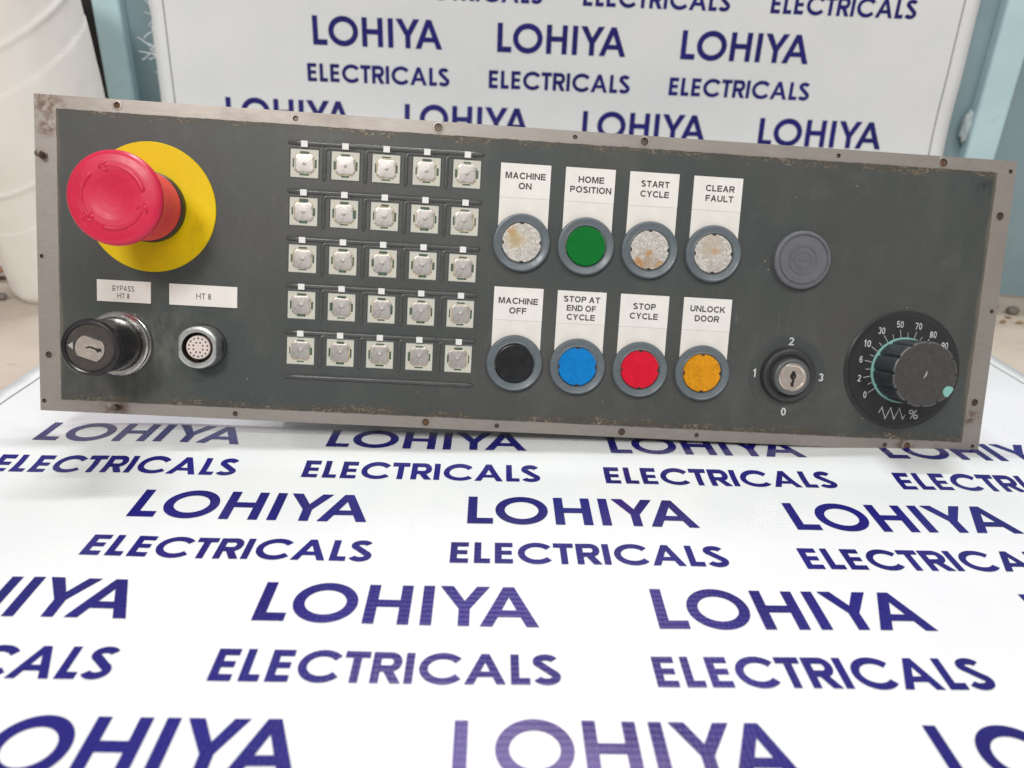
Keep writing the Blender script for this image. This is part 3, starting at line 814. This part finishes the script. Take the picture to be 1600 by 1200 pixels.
# ---- 25 keys: white square > metal dome
def key_mesh(var):
    rnd = random.Random(var)
    s = MB(); a = 6.55
    s.add([(-a, -a, .42), (a, -a, .42), (a, a, .42), (-a, a, .42)], [(0, 1, 2, 3)], 0)
    # raised dark lip round the window
    o = a + .55
    s.add([(-o, -o, .36), (o, -o, .36), (o, o, .36), (-o, o, .36), (-a, -a, .62), (a, -a, .62), (a, a, .62), (-a, a, .62), (-a, -a, .42), (a, -a, .42), (a, a, .42), (-a, a, .42)],
          [(i, (i + 1) % 4, 4 + (i + 1) % 4, 4 + i) for i in range(4)] + [(4 + i, 4 + (i + 1) % 4, 8 + (i + 1) % 4, 8 + i) for i in range(4)], 3)
    # glue halo
    pl = dome_outline(5.5)
    s.add([(x + rnd.uniform(-.12, .12), y + rnd.uniform(-.12, .12), .455) for x, y in pl], [tuple(range(len(pl)))], 1)
    for k in range(4):
        L = rnd.uniform(1.9, 2.5); w = rnd.uniform(.38, .75) * (1.6 if rnd.random() < .18 else 1); d = 5.2 + rnd.uniform(-.15, .15)
        p = [(-L, -w * .2), (-L * .75, -w), (L * .75, -w), (L, -w * .2), (L * .8, w * .55), (-L * .8, w * .55)]
        ca, sa = cos(k * pi / 2), sin(k * pi / 2)
        s.add([((x * ca - (y + d) * sa), (x * sa + (y + d) * ca), .49) for x, y in p], [tuple(range(6))], 2)
    return s.mesh('key', [M['keywhite'], M['keycream'], M['slot'], M['emboss']], K)
def dome_outline(r):
    P = []
    for k in range(4):
        a0 = k * pi / 2
        # concave side, then a cut corner
        for t, q in ((-.44, .86), (-.36, .80), (-.2, .775), (0, .765), (.2, .775), (.36, .80), (.44, .86)):
            x, y = t * 2 * r * .62, q * r * 1.06
            P.append((x * cos(a0) - y * sin(a0), x * sin(a0) + y * cos(a0)))
        for e in (.62, .80):
            x, y = -e * r, (1.44 - e) * r
            P.insert(len(P) - 7 + 0, None) if False else None
    # order by angle, add rounded corners
    for k in range(4):
        for e in (-.13, 0, .13):
            a = pi / 4 + k * pi / 2 + e
            P.append((r * 1.06 * cos(a), r * 1.06 * sin(a)))
    return sorted(P, key=lambda p: math.atan2(p[1], p[0]))
def dome_mesh():
    s = MB(); out = dome_outline(5.15); n = len(out)
    rings = [(1, .50, 0), (1, .60, 0), (.975, .66, 0), (.85, .69, .5), (.66, .73, 1), (.4, .77, 1), (.2, .79, 1), (.16, .80, 1), (.13, 1.0, 1), (.06, 1.08, 1)]
    vs = []
    for k, z, b in rings:
        for x, y in out:
            rr = math.hypot(x, y); cx, cy = x / rr * 4.6 * k, y / rr * 4.6 * k
            vs.append((x * k * (1 - b) + cx * b, y * k * (1 - b) + cy * b, z))
    m = len(rings)
    s.add(vs, [(j * n + i, j * n + (i + 1) % n, (j + 1) * n + (i + 1) % n, (j + 1) * n + i) for j in range(m - 1) for i in range(n)] + [tuple((m - 1) * n + i for i in range(n))], 0, True)
    s.add([(-.35, -.75, .93), (.45, -.8, .93), (.65, -.25, .93), (.1, -.3, 1.0)], [(0, 1, 2, 3)], 1)
    return s.mesh('dome', [M['dome'], M['screw']], K)
km = [key_mesh(i) for i in range(25)]; dmesh = dome_mesh()
im = MB(); im.box(-1.5, 1.5, -1.4, 1.4, 0, 1.75); imesh = im.mesh('indicator', [M['tick']], K)
key0 = ind0 = dome0 = None
for r in range(5):
    for c in range(5):
        if key0 is None:
            key0 = part('key', km[0], None, KU[c], KV[r]); dome0 = part('dome', dmesh, None, 0, 0, 0, key0)
            ind0 = part('indicator', imesh, None, KU[c], RAILS[r] - .55); kk = key0
            dd = dome0
        else:
            kk = key0.copy(); kk.data = km[r * 5 + c]; kk.location = (KU[c] * K, (KV[r] + VH) * K, 0); COL.objects.link(kk)
            dd = dome0.copy(); COL.objects.link(dd); dd.parent = kk
            ii = ind0.copy(); ii.location = ((KU[c] + random.uniform(-.1, .1)) * K, (RAILS[r] - .55) * K + VH * K, 0); COL.objects.link(ii)
        dd.rotation_euler = (0, 0, random.uniform(-.05, .05)); dd.location = (random.uniform(-.25, .25) * K, random.uniform(-.2, .2) * K, 0)

# ---- legend tags and push buttons
TAGS = [(-7.1, 56.65, 'MACHINE|ON', -7.3, 19.6), (24.1, 56.65, 'HOME|POSITION', 23.9, 19.7), (55.25, 56.6, 'START|CYCLE', 55.2, 19.75), (86.6, 56.5, 'CLEAR|FAULT', 86.7, 19.8),
        (-7.2, -1.95, 'MACHINE|OFF', -7.5, -38.9), (23.9, -2.05, 'STOP AT|END OF|CYCLE', 23.7, -39.0), (55.1, -2.0, 'STOP|CYCLE', 55.0, -38.9), (86.6, -1.9, 'UNLOCK|DOOR', 86.4, -39.0)]
LENS = ['foil_a', 'lens_green', 'foil_b', 'foil_c', 'lens_black', 'lens_blue', 'lens_red', 'lens_amber']
WHAT = ['stained clear lens with a tan blotch', 'dark green lens', 'clear lens with rusty brown stains', 'cloudy clear lens with a faint beige stain', 'black lens', 'bright blue lens', 'bright red lens', 'amber yellow lens']
CW = {'MACHINE': 19.3, 'ON': 6.2, 'HOME': 12.4, 'POSITION': 20.0, 'START': 13.9, 'CYCLE': 14.0, 'CLEAR': 14.3, 'FAULT': 13.8, 'OFF': 8.4, 'STOP AT': 18.0, 'END OF': 14.4, 'STOP': 11.4, 'UNLOCK': 17.6, 'DOOR': 12.3}
for i, (tu, tv, txt, ru, rv) in enumerate(TAGS):
    s = MB()
    s.box(-12, 12, -40, -16.05, .30, .95, 0)
    s.box(-12.03, 12.03, -15.95, 0, .30, 1.02, 1)
    s.box(-11.95, 11.95, -16.1, -15.9, .28, .90, 3)
    lines = txt.split('|')
    top = {0: -4.1, 1: -3.9, 2: -3.9, 3: -3.9, 4: -5.0, 5: -2.5, 6: -4.2, 7: -3.8}[i]
    dx = {1: .5, 2: .5, 3: 1.1, 7: .2}.get(i, 0)
    cap = 3.0; sp = 4.75 if len(lines) == 2 else 4.35
    if len(lines) == 3: cap = 2.9
    for k, ln in enumerate(lines):
        put_text(s, ln, dx, top - cap - sp * k, cap, .215, 1.045, 2, fit=CW.get(ln))
    part('legend_tag', s, [M['label'], M['label2'], M['labeltext'], M['seam']], tu, tv)
    rg = MB()
    rg.lathe([(13.7, .3), (13.9, 1.2), (13.75, 2.3), (13.35, 2.95), (12.9, 3.05), (12.4, 2.85), (10.55, 2.35), (10.3, 2.5), (10.05, 2.6), (9.85, 2.3), (9.8, .6)], 96, 0, True, cap1=False)
    rg.lathe([(9.82, .5), (9.45, .5)], 64, 1, False)
    ro = part('push_button', rg, [M['ring'], M['hole']], ru, rv)
    tag(ro, 'push button with a ' + WHAT[i] + ' under the tag reading ' + txt.replace('|', ' '))
    ln = MB(); r = 9.5
    if i == 4: ln.lathe([(r, .7), (r, 2.2), (r - .3, 2.65), (r - .9, 2.8), (5, 2.6), (2, 2.55)], 72, 0, True)
    else:
        ln.lathe([(r, .7), (r, 1.9), (r - .2, 2.15), (r - .6, 2.2)], 72, 0, True)
        if i != 1:
            for k in range(4):
                a = k * pi / 2 + .03
                p = [(r - .55, -1.0), (r - .12, -1.0), (r - .12, 1.0), (r - .55, 1.0), (r - .95, .35), (r - .95, -.35)]
                ln.add([(x * cos(a) - y * sin(a), x * sin(a) + y * cos(a), 2.225) for x, y in p], [tuple(range(6))], 1)
    lo = part('lens', ln, [M[LENS[i]], M['cavity']], 0, 0, 0, ro)

# ---- emergency stop: red mushroom > neck, collar, yellow disc, arrows
EU, EV = -182.4, 25.6
s = MB()
s.lathe([(16.0, 25.0), (17.2, 28.5), (18.9, 31.5), (19.75, 33.2), (20.0, 34.6), (19.75, 35.8), (19.0, 36.7), (17.8, 37.2), (15, 37.6), (12, 37.8), (9.5, 37.6), (7, 37.2), (4, 36.9), (1.5, 36.8)], 96, 0, True)
eo = part('emergency_stop', s, [M['red']], EU, EV); tag(eo, 'red mushroom emergency stop head on a yellow disc')
s = MB()
s.lathe([(15.6, 5.5), (15.9, 7), (16.0, 14), (15.9, 22), (16.0, 25.2)], 80, 0, True, cap1=False)
part('neck', s, [M['redneck']], 0, 0, 0, eo)
s = MB(); s.lathe([(16.3, .9), (16.3, 4.8), (15.7, 5.6), (15.0, 5.9)], 80, 0, True)
part('collar', s, [M['collar']], 0, 0, 0, eo)
s = MB(); s.lathe([(30.0, .30), (30.05, .9), (29.7, 1.25), (17, 1.25), (15, 1.25)], 128, 0, False)
part('yellow_disc', s, [M['yellow']], 0, 0, 0, eo)
s = MB()
for a0, a1 in ((12, 104), (132, 222), (250, 342)):
    n = 22; pts = []; rad = []
    for i in range(n + 1):
        t = i / n; a = radians(a0 + (a1 - a0) * t)
        pts.append((12.9 * cos(a), 12.9 * sin(a), 37.7)); rad.append(1.15 * (1 - .5 * t) if i else .3)
    s.tube(pts, rad, 8, 0, .7)
    a = radians(a1); tx, ty = -sin(a), cos(a); rx, ry = cos(a), sin(a)
    tip = (12.9 * cos(a) + tx * 2.6, 12.9 * sin(a) + ty * 2.6)
    for sg in (-1, 1):
        b = (12.9 * cos(a) + rx * 2.1 * sg - tx * .9, 12.9 * sin(a) + ry * 2.1 * sg - ty * .9)
        s.tube([(tip[0], tip[1], 37.5), ((tip[0] + b[0]) / 2, (tip[1] + b[1]) / 2, 37.6), (b[0], b[1], 37.55)], [.45, .75, .55], 8, 0, .7)
part('arrows', s, [M['red']], 0, 0, 0, eo)

# ---- engraved plates
s = MB(); s.box(-12.45, 12.45, -10.2, 0, .30, 1.0, 0)
for k, (tx, w) in enumerate((('BYPASS', 10.2), ('HT 8', 5.7))): put_text(s, tx, -.2, -5.0 - 3.55 * k, 2.5, .15, 1.03, 1, fit=w, gap=.2)
part('legend_tag', s, [M['label'], M['labeltext']], -195.1, -9.3)
s = MB(); s.box(-15.9, 15.9, -10.0, 0, .30, 1.0, 0)
put_text(s, 'HT 8', 0.2, -6.7, 2.8, .148, 1.03, 1, fit=6.9, gap=.17)
part('legend_tag', s, [M['label'], M['labeltext']], -158.05, -9.4)

# ---- key bypass barrel: black body > chrome bezel, lock face
s = MB()
s.lathe([(12.2, 4), (12.2, 24.5), (12.75, 25.5), (12.95, 27.0), (12.8, 28.2), (12.3, 28.8), (11.3, 29.0), (10.6, 28.7), (10.45, 28.0)], 96, 0, True, cap1=False)
s.lathe([(10.5, 28.0, 1), (10.2, 28.15, 1), (2, 28.15, 1)], 64, 1, False)
s.add([(-9.6, .7, 28.2), (-7.4, -1.2, 28.2), (-7.4, 2.2, 28.2)], [(0, 1, 2)], 3)
bo = part('key_barrel', s, [M['barrel'], M['barrel_face'], M['pinface'], M['ring_worn']], -197.2, -39.3); tag(bo, 'black key switch barrel standing out from the panel')
s = MB(); s.lathe([(15.4, .3), (15.5, 1.6), (15.2, 2.3), (14.9, 2.5), (15.0, 3.0), (14.9, 4.6), (14.2, 5.3), (12.9, 5.4), (12.2, 5.2)], 96, 0, True, cap1=False)
part('bezel', s, [M['chrome']], 0, 0, 0, bo)
s = MB()
P = []
for i in range(40):
    a = 2 * pi * i / 40; x = 6.3 * cos(a); y = max(-4.7, min(4.7, 6.3 * sin(a))); P.append((x, y))
ca, sa = cos(-.30), sin(-.30)
P = [(x * ca - y * sa + .2, x * sa + y * ca - .4) for x, y in P]
s.prism(P, 28.0, 28.9, 0)
KP = [(-1.9, .9), (-1.1, .5), (-.5, 1.1), (.3, .9), (1.1, .95), (2.0, .5), (3.4, .15), (4.8, .2), (5.2, -.4), (5.1, -1.6), (4.2, -1.1), (3.5, -1.9), (2.9, -.9), (2.1, -.3), (1.2, -.1), (.4, .25), (-.5, .2), (-1.4, -.1)]
s.add([(x + .1, y - .3, 28.93) for x, y in KP], [tuple(range(len(KP)))], 1)
part('lock_face', s, [M['steelkey'], M['hole']], 0, 0, 0, bo)

# ---- round connector: shell > insert with pin holes
def flat_circle(r, f, n=72): return [(max(-f, min(f, r * cos(2 * pi * i / n))), r * sin(2 * pi * i / n)) for i in range(n)]
s = MB()
def loft(secs, mi=0, smooth=False):
    n = len(secs[0][0])
    for (p0, z0), (p1, z1) in zip(secs, secs[1:]):
        s.add([(x, y, z0) for x, y in p0] + [(x, y, z1) for x, y in p1], [(i, (i + 1) % n, n + (i + 1) % n, n + i) for i in range(n)], mi, smooth)
fc = flat_circle
loft([(fc(10.7, 11), .3), (fc(10.7, 11), 1.4), (fc(10.5, 11), 1.7), (fc(9.6, 11), 1.75)], 1)
loft([(fc(10.0, 8.9), 1.5), (fc(10.0, 8.9), 8.9), (fc(9.7, 8.7), 9.6), (fc(8.8, 8.3), 10.0), (fc(7.6, 8.3), 10.0), (fc(7.2, 8.3), 9.6)], 0)
loft([(fc(7.2, 8.3), 9.6), (fc(7.1, 8.3), 4.5)], 2)
s.add([(x, y, 4.5) for x, y in fc(7.1, 8.3)], [tuple(range(72))], 2)
co = part('connector', s, [M['alu'], M['boss'], M['cavity']], -157.6, -38.6); tag(co, 'round silver multi-pin connector socket')
s = MB()
s.lathe([(5.6, 4.4), (5.6, 8.2), (5.3, 8.5)], 48, 0, False)
for cnt, rr in ((14, 4.35), (8, 2.4)):
    for k in range(cnt):
        a = 2 * pi * (k + .5) / cnt
        s.add([(rr * cos(a) + .43 * cos(2 * pi * i / 10), rr * sin(a) + .43 * sin(2 * pi * i / 10), 8.53) for i in range(10)], [tuple(range(10))], 1)
part('pin_insert', s, [M['pinface'], M['hole']], 0, 0, 0, co)

# ---- blank grey plug
s = MB()
s.lathe([(14.25, .3), (14.3, 2.0), (14.0, 3.0), (13.3, 3.5), (12.5, 3.6), (12.2, 2.9), (11.7, 2.9), (11.4, 3.45), (7.4, 3.5), (7.15, 3.95), (6.5, 3.95), (6.2, 3.5), (4.7, 3.5), (4.45, 3.9), (3.8, 3.9), (3.5, 3.5), (.8, 3.5)], 96, 0, True)
s.box(-6.3, 6.3, -.3, .3, 3.4, 3.8, 0)
o = part('blanking_plug', s, [M['ringcap']], 131.3, 19.4); tag(o, 'plain grey round plug with faint raised circles')

# ---- key selector
s = MB()
s.lathe([(19.4, .30), (19.4, .52), (19.1, .58), (14, .58), (13.8, .58)], 96, 0, False, cap1=False)
s.lathe([(13.7, .5), (13.65, 3.0), (13.1, 4.0), (12.2, 4.3), (10.6, 3.9), (9.7, 3.3), (9.3, 3.2)], 96, 1, True)
for tx, x, y in (('2', 0.6, 14.9), ('1', -16.6, -2.0), ('3', 17.6, -2.4), ('0', .1, -20.4)):
    if tx == '0': y = -20.8
    put_text(s, tx, x, y, 3.9, .17, .62 if abs(x) < 18 else .62, 2, fit=(2.5 if tx != '1' else 1.7))
ko = part('key_selector', s, [M['face'], M['boss'], M['white_print']], 130.2, -37.7); tag(ko, 'round key selector with a nickel lock between the numbers 0 to 3')
s = MB()
s.lathe([(9.1, 3.0), (9.1, 6.0), (8.9, 6.6), (8.3, 7.0), (7.3, 7.0), (7.0, 6.8)], 72, 0, True, cap1=False)
part('collar', s, [M['selring']], .3, -.6, 0, ko)
s = MB()
s.lathe([(7.0, 5), (7.0, 7.0), (6.6, 7.45), (5.9, 7.45), (5.5, 7.15), (2, 7.2)], 64, 0, False)
s.add([(1.55 * cos(2 * pi * i / 20) + .05, 1.75 * sin(2 * pi * i / 20) + .6, 7.24) for i in range(20)], [tuple(range(20))], 1)
s.add([(-.7, -4.6, 7.245), (.85, -4.6, 7.245), (.45, -3.0, 7.245), (1.0, -2.2, 7.245), (.5, -.2, 7.245), (-.5, -.2, 7.245), (-.3, -2.0, 7.245), (-.9, -3.0, 7.245)], [tuple(range(8))], 1)
s.add([(-.8, 1.6, 7.25), (.9, 1.6, 7.25), (.9, 3.0, 7.25), (-.8, 3.0, 7.25)], [(0, 1, 2, 3)], 1)
s.lathe([(.5, 7.255), (.3, 7.4)], 12, 2, True, cx=.55, cy=.2)
part('lock_face', s, [M['steelkey'], M['hole'], M['screw']], .3, -.6, 0, ko)

# ---- override dial
s = MB()
s.lathe([(29.9, .30), (29.9, .9), (29.4, 1.25), (28.2, 1.3), (27.3, 1.05), (2, 1.05)], 128, 0, False)
NUM = [('0', 217), ('2', 193.5), ('6', 168.8), ('10', 147.6), ('30', 124), ('50', 99.6), ('70', 75.6), ('80', 53.5), ('90', 33.2)]
for tx, a in NUM:
    r = 23.2 if len(tx) > 1 else 22.4
    if tx == '90': r = 24.5
    x, y = r * cos(radians(a)), r * sin(radians(a))
    put_text(s, tx, x, y - 1.6, 3.3, .14, 1.09, 1, fit=(3.5 if len(tx) > 1 else 1.6), gap=.14)
ang = [n_[1] for n_ in NUM]
def tickm(a, r0, r1, w):
    c, d = cos(radians(a)), sin(radians(a))
    s.add([(c * r0 - d * -w, d * r0 + c * -w, 1.09), (c * r1 + d * w, d * r1 - c * w, 1.09), (c * r1 - d * w, d * r1 + c * w, 1.09), (c * r0 - d * w, d * r0 + c * w, 1.09)], [(0, 1, 2, 3)], 1)
for a in ang: tickm(a, 16.6, 20.4, .13)
for a, b in zip(ang, ang[1:]):
    tickm((a + b) / 2, 16.6, 19.0, .11)
tickm(181.5, 16.6, 18.6, .1)
zz = []
x0 = -10.0
for k in range(7): zz.append((x0 + k * 2.35, -25.1 if k % 2 else -19.6))
zz[0] = (x0 + .3, -22.2); zz.append((x0 + 6.55 * 2.35, -22.6))
zz = [(x0 + .4, -22.3), (x0 + 1.8, -19.4), (x0 + 4.0, -25.2), (x0 + 6.4, -19.5), (x0 + 8.6, -25.2), (x0 + 11.0, -19.5), (x0 + 13.2, -25.0), (x0 + 14.4, -22.6)]
vs, fs = ribbon(zz, .34); s.add([(a, b, 1.09) for a, b in vs], fs, 1)
put_text(s, '%', 8.6, -24.6, 4.6, .13, 1.09, 1, fit=4.9)
do = part('override_dial', s, [M['dialplate'], M['white_print']], 189.2, -32.3); tag(do, 'black rotary dial with a percentage scale and a fluted knob')
# fluted knob
s = MB(); n = 240
def knob_r(a, base, depth):
    k = ((degrees_ := math.degrees(a)) - 1.0) % 30.0
    d = min(k, 30 - k)
    return base - depth * max(0.0, 1 - (d / 2.9) ** 2) if d < 2.9 else base - .12 * (1 - (min(d, 15) / 15))
secs = [(15.9, 1.9, 1.1), (15.9, 3.0, 1.2), (16.0, 17.0, 1.3), (16.1, 19.0, 1.3), (15.85, 19.7, 1.2), (15.3, 20.05, .8)]
vs = []
for b, z, dp in secs:
    for i in range(n):
        a = 2 * pi * i / n; r = knob_r(a, b, dp); vs.append((r * cos(a), r * sin(a), z))
for j in range(len(secs) - 1):
    s.add(vs[j * n:(j + 2) * n], [(i, (i + 1) % n, n + (i + 1) % n, n + i) for i in range(n)], 2 if j == 4 else 0, True)
s.add(vs[(len(secs) - 1) * n:], [tuple(range(n))], 1)
# gouge in the cap
s.add([(-.9, -2.0, 20.09), (-.2, -1.6, 20.09), (.7, -.3, 20.12), (.9, .9, 20.12), (.5, 2.0, 20.09), (.2, .6, 20.12), (-.2, -.6, 20.12)], [tuple(range(7))], 3)
s.add([(-3.0, -5.2, 20.07), (-.8, -1.7, 20.08), (-1.3, -2.6, 20.08)], [(0, 1, 2)], 2)
s.add([(.5, 6.2, 20.07), (.75, 6.2, 20.07), (.8, 9.0, 20.07), (.62, 9.0, 20.07)], [(0, 1, 2, 3)], 2)
kb = part('knob', s, [M['knob'], M['knobface'], M['knobedge'], M['ring_worn']], .2, -.1, 0, do)
s = MB(); s.lathe([(16.65, 1.0), (16.65, 1.8), (16.2, 1.95), (15.0, 2.0)], 96, 0, False)
part('teal_ring', s, [M['teal']], .2, -.1, 0, do)
s = MB()
a = radians(-32)
P = [(14.6 + 2.7 * cos(radians(q)), 2.7 * sin(radians(q))) for q in range(60, 301, 12)] + [(15.95, -1.7), (16.1, -.4), (16.05, .8), (15.98, 1.5)]
P = [(x * cos(a) - y * sin(a), x * sin(a) + y * cos(a)) for x, y in P]
s.prism(P, 3.0, 20.35, 0)
part('pointer', s, [M['teal']], .2, -.1, 0, do)
